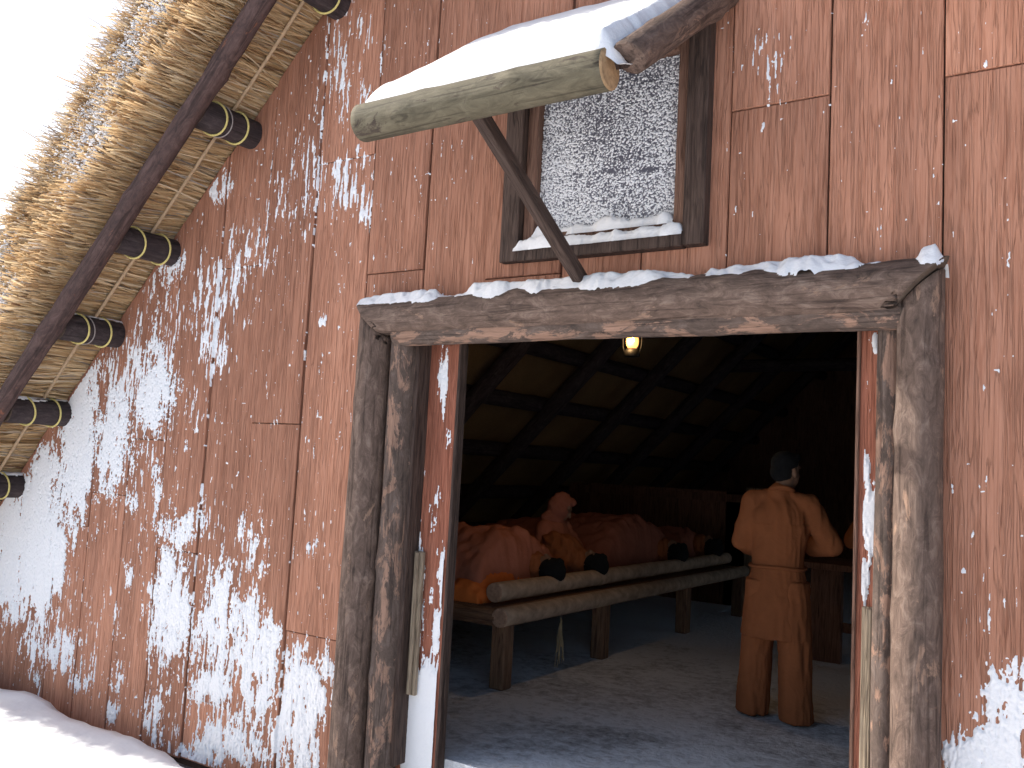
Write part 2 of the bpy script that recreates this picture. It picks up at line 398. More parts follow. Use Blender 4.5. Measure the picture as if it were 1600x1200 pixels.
def board(poly, yf, mt, parent, name='board'):
    xs = [p[0] for p in poly]; zs = [p[1] for p in poly]
    if len(poly) < 3 or max(xs)-min(xs) < .02 or max(zs)-min(zs) < .02: return
    q = []
    for p in poly:
        if not q or math.hypot(p[0]-q[-1][0], p[1]-q[-1][1]) > .01: q.append(p)
    if math.hypot(q[0][0]-q[-1][0], q[0][1]-q[-1][1]) < .01: q.pop()
    poly = q; n = len(poly)
    if n < 3: return
    ox, oz = min(xs), min(zs); i1 = inset(poly, .0035)
    v = [(x-ox, 0, z-oz) for x, z in poly]+[(x-ox, yf+.003, z-oz) for x, z in poly]+[(x-ox, yf, z-oz) for x, z in i1]
    f = [(i, (i+1) % n, n+(i+1) % n, n+i) for i in range(n)]+[(n+i, n+(i+1) % n, 2*n+(i+1) % n, 2*n+i) for i in range(n)]+[list(range(2*n, 3*n)), list(range(n))[::-1]]
    place(name, fixn(mesh(name, v, f, mt)), Matrix.Translation((ox, 0, oz)), parent)
for e0, e1 in zip(EDGE[1:], EDGE[:-1]):       # e0 < e1
    cuts = [-.36+random.uniform(-.012, .012)]+sorted(SEAM.get(e0, [random.uniform(.8, 3)]))+[7.2]
    base = -random.choice([.009, .015, .021])
    for k in range(len(cuts)-1):
        z0, z1 = cuts[k], cuts[k+1]; yf = base-.0045*k-random.uniform(0, .002)
        x0, x1 = e0+.0035, e1-.0035
        BRD.append((e0, e1, z0, z1, yf))
        parts = [rect(x0, x1, z0+.002, z1-.002)]
        for hx0, hx1, hz0, hz1 in ((DX0, DX1, -1, DZ), (WX0, WX1, WZ0, WZ1)):
            nxt = []
            for p in parts:
                a0, a1, b0, b1 = p[0][0], p[1][0], p[0][1], p[2][1]
                if a1 <= hx0 or a0 >= hx1 or b1 <= hz0 or b0 >= hz1: nxt.append(p); continue
                if a0 < hx0: nxt.append(rect(a0, hx0, b0, b1)); a0 = hx0
                if a1 > hx1: nxt.append(rect(hx1, a1, b0, b1)); a1 = hx1
                if b0 < hz0: nxt.append(rect(a0, a1, b0, hz0))
                if b1 > hz1: nxt.append(rect(a0, a1, hz1, b1))
            parts = nxt
        for p in parts: board(roofclip(p), yf, M['board'], wall)

# ------------------------------------------------------------------ roof
O = np.array([-5.0, 0, 2.94]); SV = np.array([.70711, 0, .70711]); NV = np.array([-.70711, 0, .70711])
def rp(s, n, y):                             # slope coordinate, height over the soffit, depth
    s, n, y = np.broadcast_arrays(np.asarray(s, float), np.asarray(n, float), np.asarray(y, float))
    return O+s[..., None]*SV+n[..., None]*NV+np.stack([y*0, y, y*0], -1)
S0, S1 = -4.35, (XC+5.0)/.70711
def slab(mirror):
    prof = [(-.30, .02), (13.6, .02), (13.6, .68), (-.42, .68), (-.46, .40), (-.48, .10)]
    n = len(prof); v = []
    for i, s in enumerate((S0, S1)):
        for y, nn in prof:
            p = rp(s, nn, y)
            if i: p = p+SV*0+np.array([(XC-p[0]), 0, (XC-p[0])])
            v.append((2*XC-p[0], p[1], p[2]) if mirror else tuple(p))
    return v, [list(range(n)), list(range(n, 2*n))[::-1]]+[(i, (i+1) % n, n+(i+1) % n, n+i) for i in range(n)]
v, f = slab(False)
RV = list(v); RF = list(f)
def rslab(sa, sb, ya, yb):                    # a piece of the right-hand slope
    n = len(RV)
    for s_ in (sa, sb):
        for nn in (.02, .68):
            for y in (ya, yb):
                p = rp(s_, nn, y)
                if s_ == S1: p = p+np.array([XC-p[0], 0, XC-p[0]])
                RV.append((2*XC-p[0], p[1], p[2]))
    RF.extend([[n+k for k in q] for q in ((0, 1, 3, 2), (4, 6, 7, 5), (0, 4, 5, 1), (2, 3, 7, 6), (0, 2, 6, 4), (1, 5, 7, 3))])
SD = -1.25                                     # head of an inferred, unseen side doorway, added to let daylight onto rear floor
rslab(SD, S1, -.48, 13.6); rslab(S0, SD-.002, -.48, 5.3); rslab(S0, SD-.002, 7.1, 13.6)
roof = place('thatch_roof', fixn(mesh('thatch_roof', RV, RF, M['thatch'])), None, hut)
def strands(name, B, T, w, tone, parent, curl=.02):
    n = len(B); mid = (B+T)/2+rng.normal(0, curl, (n, 3))*np.linalg.norm(T-B, axis=1)[:, None]
    d = T-B; d /= np.linalg.norm(d, axis=1)[:, None]
    sd_ = np.cross(d, rng.normal(0, 1, (n, 3))); sd_ /= np.linalg.norm(sd_, axis=1)[:, None]
    a = sd_*w[:, None]/2
    v = np.stack([B-a, B+a, mid+a, mid-a, T+a*.6, T-a*.6], 1).reshape(-1, 3)
    i = np.arange(n)[:, None]*6
    q = np.concatenate([i+np.array([[0, 1, 2, 3]]), i+np.array([[3, 2, 4, 5]])], 0)
    me = mesh(name, v, q, M['straw'])
    at = me.attributes.new('tone', 'FLOAT', 'POINT'); at.data.foreach_set('value', np.repeat(tone, 6).astype(np.float32))
    return tag(place(name, me, None, parent), kind='stuff')
def verge(name, n, n0, n1, yb, ytip, w=.008, ds=.06, rough=.03, flare=.05, band=True, s0=S0, s1=S1, gray=.1):
    """one thatch layer between heights n0 and n1: golden upper straws, weathered butts below"""
    s = rng.uniform(s0, s1, n); k = rng.uniform(0, 1, n)
    wob = .07*(fbm(s*1.9, s*0+n0*9, 21)-.5)+.05*(fbm(s*7, s*0+n0*9, 22)-.5)
    nn = n0+(n1-n0)*k+wob*.5
    tuft = (fbm(s*16, k*3+n0*7, 24, 2)-.5)
    B = rp(s, nn-.01+rng.normal(0, .008, n), yb+rng.normal(0, .03, n))
    out = np.interp(k, [0, .35, .7, 1], [-.0, .03, .10, .16]) if band else 0
    T = rp(s+rng.normal(0, ds, n)+tuft*.26-.02, nn+flare*(.5+k)+rng.normal(0, .018, n), ytip+out-wob*.6+tuft*.09+rng.normal(0, rough, n))
    cl = fbm(s*5, k*2+3, 30); tone = np.clip(rng.normal(.58, .21, n)+(cl-.5)*.6, 0, .88)
    if band:
        low = np.clip((k-.62+.3*(fbm(s*3, k*0+n0, 33)-.5))*4, 0, 1); tone = np.where(rng.uniform(0, 1, n) < low*.8, rng.uniform(.9, 1, n), tone)
        tone = np.where(rng.uniform(0, 1, n) < .12, rng.uniform(0, .2, n), tone)
    tone = np.where(rng.uniform(0, 1, n) < gray, rng.uniform(.88, 1, n), tone)
    return strands(name, B, T, rng.uniform(.6, 1.5, n)*w, tone, roof, .014)
verge('soffit_straw', 16000, -.006, .03, .02, -.56, .0075, .05, .06, 0, False)
verge('straw_layer', 12000, .00, .19, -.28, -.71, .0105)
verge('straw_layer', 12000, .19, .37, -.32, -.685, .0105)
verge('straw_layer', 12000, .37, .54, -.32, -.655, .0105)
verge('straw_layer', 13000, .54, .68, -.32, -.63, .0105)
verge('straw_fringe', 7000, .62, .70, -.32, -.62, .008, .12, .05, .05, False, gray=.75)
# snow caught in the butt ends of the thatch
SNB = []; SNF = []
def blob(c, r, sq=(1, 1, 1)):
    n = len(SNB); k = 0
    pts = [(0, 0, 1)]+[(math.cos(a+o)*ca, math.sin(a+o)*ca, sa) for ca, sa, o in ((.85, .5, 0), (.85, -.5, .5)) for a in np.linspace(0, 2*math.pi, 5, endpoint=False)]+[(0, 0, -1)]
    for p in pts: SNB.append((c[0]+p[0]*r*sq[0]*random.uniform(.7, 1.3), c[1]+p[1]*r*sq[1]*random.uniform(.7, 1.3), c[2]+p[2]*r*sq[2]*random.uniform(.7, 1.3)))
    for j in range(5):
        a, b = n+1+j, n+1+(j+1) % 5; c2, d = n+6+j, n+6+(j+1) % 5
        SNF.append((n, a, b)); SNF.append((a, c2, b)); SNF.append((b, c2, d)); SNF.append((c2, n+11, d))
for lay, (nn, yy) in enumerate(((.19, -.645), (.37, -.62), (.54, -.59))):
    for _ in range(20000):
        s = random.uniform(-3.6, 2.6)
        dn = float(fbm(np.array([s*1.9]), np.array([lay*7.0]), 41)[0])
        if random.random() > (dn-.40)*4.2: continue
        k = abs(random.gauss(0, 1))
        p = rp(s, nn+random.gauss(0, .030), yy+random.gauss(0, .025))
        blob(p, random.uniform(.0015, .0052)*random.choice((1, 1, 1.7)), (1.5, 1.1, .7))
tag(place('snow_on_thatch', mesh('snow_on_thatch', SNB, SNF, M['snow'], smooth=True)), 'crumbs of snow caught in the thatch verge', 'snow', kind='stuff')
# poles, purlins, rods, lashings
CD = [M['pole'], M['cutdark']]
logobj('verge_pole', tuple(rp(-4.3, -.17, -.53)), tuple(rp(4.2, -.17, -.53)), .062, .058, CD, hut, rough=.16, seed=3, bend=.022, rings=140, knots=44)
logobj('verge_pole', tuple(rp(-4.3, -.085, -.475)*np.array([-1, 1, 1])+np.array([2*XC, 0, 0])), tuple(rp(4.2, -.085, -.475)*np.array([-1, 1, 1])+np.array([2*XC, 0, 0])), .066, .062, CD, hut, rough=.1, seed=4, rings=60)
for yy in (-.19,):
    v, f = tube([tuple(rp(s, -.034+.006*math.sin(s*3), yy+.012*math.sin(s*2.1))) for s in np.linspace(-4.3, 4.2, 60)], .012)
    place('reed_rod', mesh('reed_rod', v, f, M['reed'], smooth=True), None, hut)
PX = [-2.45, -3.08, -3.74, -4.41, -5.09, -5.61, -6.15, -6.68, -7.2]
def loop(parent, c, r, mt, th=.0065, tilt=.0):
    pts = [(c[0]+r*math.cos(a), c[1]+tilt*math.cos(a+.6), c[2]+r*math.sin(a)) for a in np.linspace(0, 2*math.pi, 28, endpoint=False)]
    v, f = tube(pts, th, 6, True); place('lashing', mesh('lashing', v, f, mt, smooth=True), None, parent)
for i, x in enumerate(PX):
    z = x+7.80
    pu = logobj('purlin', (x, -.44, z), (x, 13.0, z), .088, .088, [M['purlin'], M['cutdark']], hut, rough=.05, seed=10+i, rings=60, seg=20, knots=12)
    if x < -3.5:
        loop(pu, (x, -.13-.02*(i % 2), z), .096, M['cord'], tilt=.02); loop(pu, (x, -.315, z), .096, M['cord'], tilt=.03)
        if i % 2: loop(pu, (x, -.275, z), .095, M['wire'], .004, .03)
    for ya, yb in ((((-.43, 13.0),) if x > -5.3 else ((-.43, 4.85), (7.15, 13.0)))): logobj('purlin', (2*XC-x, ya, z), (2*XC-x, yb, z), .088, .088, [M['purlin'], M['cutdark']], hut, rough=.05, seed=30+i, rings=30, seg=12)
for yy in (2.35, 3.9, 5.4, 7.0, 8.65, 10.3, 11.9):
    for sgn in (1, -1):
        a = rp(-3.6 if not (sgn < 0 and 4.9 < yy < 7.1) else SD+.1, -.24, yy); b = rp(S1, -.24, yy)
        if sgn < 0: a[0] = 2*XC-a[0]; b[0] = 2*XC-b[0]
        logobj('rafter', tuple(a), tuple(b), .10, .09, [M['purlin'], M['cutdark']], hut, seed=int(yy*10)+sgn, rings=24, seg=14)
    if yy in (2.35, 5.4, 8.65): logobj('tie_beam', (-4.6, yy+.2, 3.05), (.7, yy+.2, 3.05), .09, .09, [M['purlin'], M['cutdark']], hut, seed=int(yy), rings=20, seg=12)
addv = roofclip(rect(-8.0, 4.1, -.5, 7), 8.05)
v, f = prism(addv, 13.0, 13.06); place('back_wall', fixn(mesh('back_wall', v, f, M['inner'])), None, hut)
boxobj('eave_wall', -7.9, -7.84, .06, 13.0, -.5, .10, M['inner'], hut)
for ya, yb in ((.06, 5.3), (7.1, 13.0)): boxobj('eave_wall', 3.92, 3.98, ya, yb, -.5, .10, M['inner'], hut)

for x in PX[4:8]:
    z = x+7.80; ys = np.arange(-.45, -.012, .008); aa = np.linspace(-1.0, .75, 22); Y, A = np.meshgrid(ys, aa, indexing='ij')
    q = fbm(Y*9+x*5, A*3, 61, 4)-.5; h = np.clip((.55-np.abs(A+.15)*.75+q*1.1-.12-(.35 if x > -5.5 else 0))*.022, -.004, .010)
    keep = np.maximum.reduce([h[:-1, :-1], h[1:, :-1], h[1:, 1:], h[:-1, 1:]]) > 0
    rr = .0925+h
    tag(sheet('purlin_snow', np.stack([x+np.sin(A)*rr, Y, z+np.cos(A)*rr], -1), keep, M['snow']), 'thin snow dusted on top of the purlin ends under the eave', 'snow', 'snow on the purlin ends', kind='stuff')

# ------------------------------------------------------------------ door frame of logs, sliding doors
BK = [M['bark'], M['cutdark']]
frame = boxobj('door_frame', DX0-.0, DX0+.05, -.03, .115, -.05, DZ-.001, M['darkwood'], hut)
boxobj('jamb', DX1-.045, DX1, -.03, .115, -.05, DZ-.001, M['darkwood'], frame)
boxobj('head_board', DX0+.052, DX1-.047, -.03, .045, DZ-.045, DZ-.002, M['darkwood'], frame)
U = (0, -1, 0)
logobj('post', (-3.235, -.075, -.35), (-3.235, -.075, 2.16), .098, .090, BK, frame, up=U, seed=51, rings=70, seg=24, rough=.06, m1=(.9, 0), knots=5)
logobj('post', (-3.065, -.03, -.35), (-3.065, -.03, 2.06), .072, .072, [M['bark2'], M['cutdark']], frame, up=U, seed=52, rings=70, seg=20, rough=.07, knots=3)
logobj('post', (-.590, -.080, -.35), (-.590, -.080, 2.17), .086, .080, BK, frame, up=U, seed=53, rings=70, seg=24, rough=.06, m1=(-.9, 0), knots=6)
logobj('post', (-.704, -.035, -.35), (-.704, -.035, 2.06), .046, .042, [M['bark2'], M['cutdark']], frame, up=U, seed=54, rings=70, seg=18, rough=.08, knots=3)
logobj('lintel', (-3.24, -.105, 2.178), (-.592, -.105, 2.182), .084, .094, BK, frame, seed=55, rings=130, seg=32, rough=.10, m0=(0, -1.0), m1=(0, 1.0), knots=9)
logobj('lintel', (-3.08, -.078, 2.098), (-.65, -.078, 2.092), .062, .064, [M['bark2'], M['cutdark']], frame, seed=56, rings=80, seg=20, rough=.09, knots=5)
def sliding_door(x0, x1, edge, hx, hz0, hz1):
    d = boxobj('sliding_door', x0, x1, .075, .11, -.20, 2.10, M['backing'], hut)
    n = 3; w = (x1-x0)/n
    for k in range(n): board(rect(x0+k*w+.002, x0+(k+1)*w-.002, -.195, 2.098), -.006, M['door'], d, 'door_board')
    for o in [q for q in d.children]: o.matrix_basis = Matrix.Translation((0, .074, 0))@o.matrix_basis
    ex = x1 if edge > 0 else x0
    ew = .009 if edge > 0 else .007
    boxobj('edge_strip', ex-ew, ex+ew, .055, .118, -.198, 2.102, M['darkwood'] if edge > 0 else M['sash'], d)
    v, f = box(-.030, .030, 0, .022, hz0, hz1, .004); v2, f2 = box(-.011, .011, -.018, .001, hz0+.004, hz1-.004, .004)
    place('handle', fixn(mesh('handle', v+v2, f+[[i+len(v) for i in q] for q in f2], M['batten'])), Matrix.Translation((hx, .034, 0)), d)
sliding_door(-3.95, -2.775, 1, -2.945, .29, 1.00)
sliding_door(-.835, .30, -1, -.772, .10, 1.00)

# ------------------------------------------------------------------ window and its propped shutter canopy
win = boxobj('window', WX0-.0, WX1, .006, .046, WZ0, WZ0+.03, M['sash'], hut, b=.003)
boxobj('frame_bar', -2.475, -2.375, -.075, .0, 2.425, 3.46, M['darkwood'], win)
boxobj('frame_bar', -1.535, -1.437, -.075, .0, 2.425, 3.46, M['darkwood'], win)
boxobj('frame_bar', -2.373, -1.537, -.078, .0, 2.422, 2.486, M['darkwood'], win)
boxobj('frame_bar', -2.373, -1.537, -.070, .0, 3.375, 3.455, M['darkwood'], win)
boxobj('sash_bar', -2.372, -2.315, -.035, .04, 2.508, 3.372, M['sash'], win)
boxobj('sash_bar', -1.595, -1.538, -.035, .04, 2.508, 3.372, M['sash'], win)
boxobj('sash_bar', -2.313, -1.597, -.033, .04, 2.508, 2.555, M['sash'], win)
boxobj('sash_bar', -2.313, -1.597, -.033, .04, 3.32, 3.372, M['sash'], win)
boxobj('pane', -2.312, -1.598, .012, .018, 2.556, 3.319, M['glass'], win, b=0)
HY, HZ, FY, FZ = -.06, 3.50, -.90, 2.86      # hinge line and outer edge of the canopy
cd = math.atan2(HZ-FZ, HY-FY); cl = math.hypot(HZ-FZ, HY-FY)
CX0, CX1 = -2.52, -1.40
rotc = Matrix.Rotation(cd, 4, 'X')
can = boxobj('window_canopy', CX0, CX1, -cl/2, cl/2, -.018, .018, M['darkwood'], hut, rot=rotc, at=Vector(((CX0+CX1)/2, (HY+FY)/2, (HZ+FZ)/2)))
logobj('canopy_log', (-2.60, -.93, 2.835), (-1.455, -.93, 2.835), .078, .074, [M['olive'], M['cut']], can, seed=61, rings=40, seg=22, rough=.03, knots=3)
logobj('canopy_log', (-1.392, -.905, 2.872), (-1.392, -.02, 3.54), .064, .070, [M['bark'], M['bark']], can, seed=62, rings=30, seg=20, rough=.05, knots=3, m0=(.3, -.5))
logobj('canopy_log', (-2.535, -.86, 2.905), (-2.535, -.02, 3.545), .062, .065, BK, can, seed=63, rings=30, seg=18, rough=.05)
p0, p1 = Vector((-2.0, -.055, 2.275)), Vector((-2.045, -.875, 2.80))
mw, L = axis_matrix(p0, p1, (1, 0, 0)); v, f = box(-.032, .032, -.024, .024, 0, L, .004)
place('prop', fixn(mesh('prop', v, f, M['darkwood'])), mw, can)

# ------------------------------------------------------------------ snow lying and stuck on things
def wallsnow():
    # where snow sticks to the boards; patches given in photo pixels (centre, half sizes, weight)
    SOL = [(245, 600, 34, 75, 1), (182, 690, 32, 80, 1), (125, 690, 28, 120, 1.35), (66, 830, 32, 125, 1.4), (20, 840, 34, 90, 1.35), (100, 790, 20, 60, .8), (338, 290, 14, 45, .7), (262, 415, 20, 40, .65),
           (284, 822, 28, 28, .9), (207, 905, 10, 22, .7), (236, 908, 10, 18, .7), (215, 790, 9, 30, .6), (270, 955, 36, 95, 1.05), (345, 985, 36, 110, .86), (402, 1010, 36, 125, .9), (470, 1075, 44, 66, .86), (330, 1075, 40, 30, .8),
           (455, 1150, 44, 60, .85), (365, 1165, 60, 40, .8), (300, 1185, 60, 30, .85), (500, 1040, 25, 30, .7), (20, 960, 22, 30, .7), (95, 1015, 34, 42, .72), (45, 940, 20, 30, .75), (130, 1060, 25, 20, .6), (60, 1000, 15, 60, .6),
           (185, 1040, 12, 24, .65), (182, 1105, 16, 20, .7), (240, 1125, 22, 40, .7), (395, 830, 14, 45, .65), (255, 770, 12, 40, .6), (480, 858, 10, 14, .65), (498, 490, 9, 14, .75), (505, 640, 6, 10, .5),
           (1545, 1190, 75, 75, 1.25), (1570, 1100, 60, 60, .9), (1590, 1050, 25, 40, .6), (1500, 1170, 40, 40, .9), (1540, 1010, 8, 40, .5)]
    STR = [(535, 110, 60, 130, .62), (545, 295, 38, 65, .85), (565, 235, 25, 16, .8), (465, 290, 60, 120, .62), (400, 370, 50, 75, .62), (330, 490, 45, 100, .85), (375, 460, 35, 60, .8), (250, 520, 45, 110, .75), (200, 590, 50, 90, .8),
           (620, 90, 40, 80, .45), (310, 640, 30, 90, .5), (240, 740, 60, 90, .5), (330, 870, 60, 130, .5), (480, 950, 50, 200, .42), (250, 700, 190, 330, .32), (120, 1000, 140, 120, .45), (470, 620, 110, 380, .2),
           (1188, 90, 42, 75, .62), (1225, 150, 25, 50, .4), (1545, 960, 60, 130, .42), (1420, 300, 200, 350, .10), (1540, 600, 60, 500, .12), (640, 250, 60, 200, .2), (590, 390, 20, 40, .35), (360, 1080, 160, 120, .6)]
    for (x0, x1, z0, z1, nm) in ((-7.1, -2.6, -.35, 4.2, 'l'), (-1.42, .3, -.35, 3.5, 'r')):
        st = .0038
        xs = np.arange(x0, x1, st); zs = np.arange(z0, z1, st)
        X, Z = np.meshgrid(xs, zs, indexing='ij')
        ok = (Z < roof_z(X, 7.86)) & ~((X > DX0-.26) & (X < DX1+.16) & (Z < 2.2)) & ~((X > -2.46) & (X < -1.45) & (Z > 2.44))
        yf = np.full(X.shape, -.012)
        edge = np.full(X.shape, 9.); sea = np.full(X.shape, 9.)
        for a, b, c, d, y in BRD:
            i0, i1 = np.searchsorted(xs, (a, b)); j0, j1 = np.searchsorted(zs, (c, d))
            yf[i0:i1, j0:j1] = y; edge[i0:i1, j0:j1] = np.minimum(X[i0:i1, j0:j1]-a, b-X[i0:i1, j0:j1]); sea[i0:i1, j0:j1] = d-Z[i0:i1, j0:j1]
        PXx, PXy = to_px(np.stack([X, X*0-.015, Z], -1))
        wx = (fbm(X*5, Z*3, 71)-.5)*46; wy = (fbm(X*5, Z*3, 72)-.5)*70
        def dens(lst):
            D = np.zeros(X.shape)
            for cx, cy, rx, ry, w in lst:
                d = ((PXx+wx-cx)/rx)**2+((PXy+wy-cy)/ry)**2
                D = np.maximum(D, w*np.exp(-.7*d**1.6))
            return D
        DS, DT = dens(SOL), dens(STR)
        n1 = fbm(X*28, Z*11, 73, 5); fine = fbm(X*150, Z*60, 74, 3)
        grain = vn(X*130+(vn(X*20, Z*3, 79)-.5)*6, Z*5.5, 75); grain2 = fbm(X*90, Z*14, 76, 3)
        pit = vn(X*110, Z*75, 81); rime = np.clip((330-PXx)/60, 0, 1)*np.clip((900-PXy)/80, 0, 1)
        ms = np.minimum(DS, 1.15)-.55+(n1-.5)*1.15-.0+(fine-.5)*.5+(grain-.5)*.5+(grain2-.5)*.45+(pit-.5)*(.28+.25*rime)+(fine-.5)*.35*rime-.5*np.exp(-(edge/.0045)**2)
        pos = fbm(X*9, Z*5, 77, 3)
        mt = DT*(.72+.7*(pos-.5))+(grain-.5)*.50+(grain2-.5)*.95-.62+(fine-.5)*.25
        mt = mt+.16*np.exp(-(edge/.006)**2)*(DT > .2)+.12*np.exp(-(sea/.01)**2)*(DT > .15)
        spk = vn(X*70, Z*42, 78); mt = np.maximum(mt, (spk-(.955 if nm == 'l' else .968)+.02*np.minimum(DT, .4)/.4)*3-.02*(DT < .08))
        mm = np.maximum(ms, mt)
        h = np.clip(mm*.020, -.003, .0065)+np.where(mm > .05, (fine-.5)*.006*np.clip(mm*4, 0, 1), 0)+(vn(X*200, Z*200, 80)-.5)*.0016
        if nm == 'l': h = np.where((X > -3.5) & (Z < 2.0), h*.9, h)
        kv = (h > -.0024) & ok
        keep = kv[:-1, :-1] & kv[1:, :-1] & kv[1:, 1:] & kv[:-1, 1:] & ((h[:-1, :-1] > 0) | (h[1:, 1:] > 0) | (h[1:, :-1] > 0) | (h[:-1, 1:] > 0))
        keep |= kv[:-1, :-1] & kv[1:, :-1] & kv[1:, 1:] & kv[:-1, 1:] & (np.maximum.reduce([h[:-1, :-1], h[1:, 1:]]) > -.0018)
        o = sheet('wind_blown_snow', np.stack([X, yf-h, Z], -1), keep, M['snow'])
        tag(o, 'wind-blown snow crust on the boards '+('between eave and doorway' if nm == 'l' else 'on the far side of the doorway from the eave'), 'snow', kind='stuff')
wallsnow()
def doorsnow(name, x0, x1, yf, densf, label):
    st = .0042; xs = np.arange(x0, x1, st); zs = np.arange(-.19, 2.09, st); X, Z = np.meshgrid(xs, zs, indexing='ij')
    px, py = to_px(np.stack([X, X*0+yf, Z], -1))
    n1 = fbm(X*30, Z*9, 91, 5); g = fbm(X*110, Z*7, 92, 3); fine = fbm(X*150, Z*80, 93, 3)
    mm = densf(px, py)-.55+(n1-.5)*1.0+(g-.5)*.55+(fine-.5)*.25
    h = np.clip(mm*.03, -.003, .008)+(fine-.5)*.003
    kv = h > -.0024; keep = kv[:-1, :-1] & kv[1:, :-1] & kv[1:, 1:] & kv[:-1, 1:]
    tag(sheet(name, np.stack([X, yf-h, Z], -1), keep, M['snow']), label, 'snow', kind='stuff')
def G(px, py, l):
    D = np.zeros(px.shape)
    for cx, cy, rx, ry, w in l: D = np.maximum(D, w*np.exp(-.7*(((px-cx)/rx)**2+((py-cy)/ry)**2)**1.5))
    return D
doorsnow('door_snow', -3.0, -2.80, .068, lambda px, py: np.maximum(G(px, py, [(692, 590, 10, 60, .75), (650, 690, 14, 160, .62), (640, 950, 34, 120, .85), (690, 900, 9, 60, .85), (685, 1000, 9, 60, .8), (690, 690, 30, 60, .3), (680, 800, 20, 40, .42)]),
    np.where(px < 684-(py-1100)*.06, np.clip((py-985)/70, 0, 1.15), np.clip((py-1000)/400, 0, .3))), 'snow plastered on the sliding door panel behind the grey batten handle beside the bench')
doorsnow('door_snow', -.81, -.735, .068, lambda px, py: G(px, py, [(1372, 535, 12, 22, .9), (1352, 640, 10, 60, .5), (1352, 740, 9, 40, .75), (1357, 815, 12, 70, 1.0), (1352, 900, 9, 60, .8), (1340, 1010, 6, 50, .85), (1330, 1120, 6, 60, .8), (1325, 1190, 8, 30, .9)]), 'snow stuck to the narrow visible strip of the sliding door beside the standing person')
# lintel snow
def lintelsnow():
    xs = np.arange(-3.33, -.50, .008); ys = np.arange(-.176, -.012, .0055); X, Y = np.meshgrid(xs, ys, indexing='ij')
    r = np.interp(X, [-3.24, -.59], [.084, .094])*1.0; zb = np.interp(X, [-3.24, -.59], [2.178, 2.182])+np.sqrt(np.clip(r*r-(Y+.105)**2, 0, 1))
    px, _ = to_px(np.stack([X, Y, zb], -1))
    cov = np.interp(px, [560, 575, 680, 695, 705, 728, 740, 900, 1050, 1085, 1095, 1110, 1310, 1335, 1350, 1365, 1385, 1400, 1428, 1440, 1462, 1476], [.4, .8, .85, .3, .30, .4, 1.0, .95, .8, .25, .15, .75, .9, .7, .1, .25, .25, .0, .1, .8, .9, .2])
    n = fbm(X*9, Y*14, 95, 4)-.5; e = fbm(X*30, Y*30, 96, 3)-.5
    front = np.clip((Y+.176+(-.055+.05*cov)+.075*n+.03*e)/.05, -1, 1)   # negative = beyond the ragged front edge
    back = np.clip((-.012-Y)/.02, 0, 1)
    h = (cov-.20+.5*n)*.066*np.clip(front, -1, 1)+.008*e
    h = np.where(front < 0, -.01, np.minimum(h, .06)); h = h*np.where(h > 0, .35+.65*back, 1)
    k = h > -.0105; keep = (np.maximum.reduce([h[:-1, :-1], h[1:, :-1], h[1:, 1:], h[:-1, 1:]]) > 0)
    tag(sheet('lintel_snow', np.stack([X, Y, zb+h], -1), keep, M['snow']), 'ragged strip of snow along the top of the door lintel', 'snow', kind='stuff')
lintelsnow()
def sillsnow(x0, x1, y0, y1, z, th, seed, label):
    xs = np.arange(x0, x1, .006); ys = np.arange(y0-.012, y1, .004); X, Y = np.meshgrid(xs, ys, indexing='ij')
    n = fbm(X*14, Y*14, seed, 4)-.5; e = fbm(X*60, Y*60, seed+1, 2)-.5
    fr = np.clip((Y-y0+.004+.03*n)/.02, -1, 1); sd2 = np.clip(np.minimum(X-x0, x1-X)/.02, 0, 1)
    h = np.where(fr < 0, -.012+fr*.006, th*np.sqrt(np.clip(fr, 0, 1))*(.75+.9*n)+.005*e)*np.where(fr > 0, sd2, 1)
    keep = np.maximum.reduce([h[:-1, :-1], h[1:, :-1], h[1:, 1:], h[:-1, 1:]]) > -.013
    tag(sheet('sill_snow', np.stack([X, np.maximum(Y, y0-.006), z+h], -1), keep, M['snow']), label, 'snow', kind='stuff')
sillsnow(-2.39, -1.53, -.084, -.036, 2.483, .055, 101, 'snow lying on the lower bar of the outer window frame')
sillsnow(-2.318, -1.592, -.036, .014, 2.550, .055, 111, 'snow lying on the lower sash bar against the pane')
def panesnow():
    st = .0027; xs = np.arange(-2.312, -1.598, st); zs = np.arange(2.556, 3.319, st); X, Z = np.meshgrid(xs, zs, indexing='ij')
    big = fbm(X*5, Z*8, 122, 3)
    c = np.zeros(X.shape)
    for sc, sd_, wt in ((95, 120, 1.0), (140, 140, .8)):           # rounded grains of two sizes
        gx_, gz_ = X*sc*.85, Z*sc; ix, iz = np.floor(gx_), np.floor(gz_); best = np.zeros(X.shape)
        for a in (-1, 0, 1):
            for b in (-1, 0, 1):
                jx = ix+a+_h(ix+a, iz+b, sd_); jz = iz+b+_h(ix+a, iz+b, sd_+1); rr = .25+.45*_h(ix+a, iz+b, sd_+2)
                best = np.maximum(best, (rr-np.hypot(gx_-jx, gz_-jz))*wt)
        c = np.maximum(c, best)
    c = c*.9+.5+.20*(big-.5)+.06*(vn(X*260, Z*260, 126)-.5)
    hole = .28*np.exp(-((X+1.93)/.035)**2-((Z-2.83)/.012)**2)+.32*np.exp(-((X+1.75)/.045)**2-((Z-2.81)/.011)**2)+.1*np.exp(-((X+2.13)/.03)**2-((Z-2.84)/.02)**2)
    low = np.clip((2.72-Z)/.2, 0, 1)*.06
    h = np.clip((c-.67-hole+low*.6)*.026, -.002, .0075)
    keep = np.maximum.reduce([h[:-1, :-1], h[1:, :-1], h[1:, 1:], h[:-1, 1:]]) > 0
    tag(sheet('pane_snow', np.stack([X, .0115-h, Z], -1), keep, M['snow']), 'grainy snow frozen on the window pane', 'snow', kind='stuff')
panesnow()
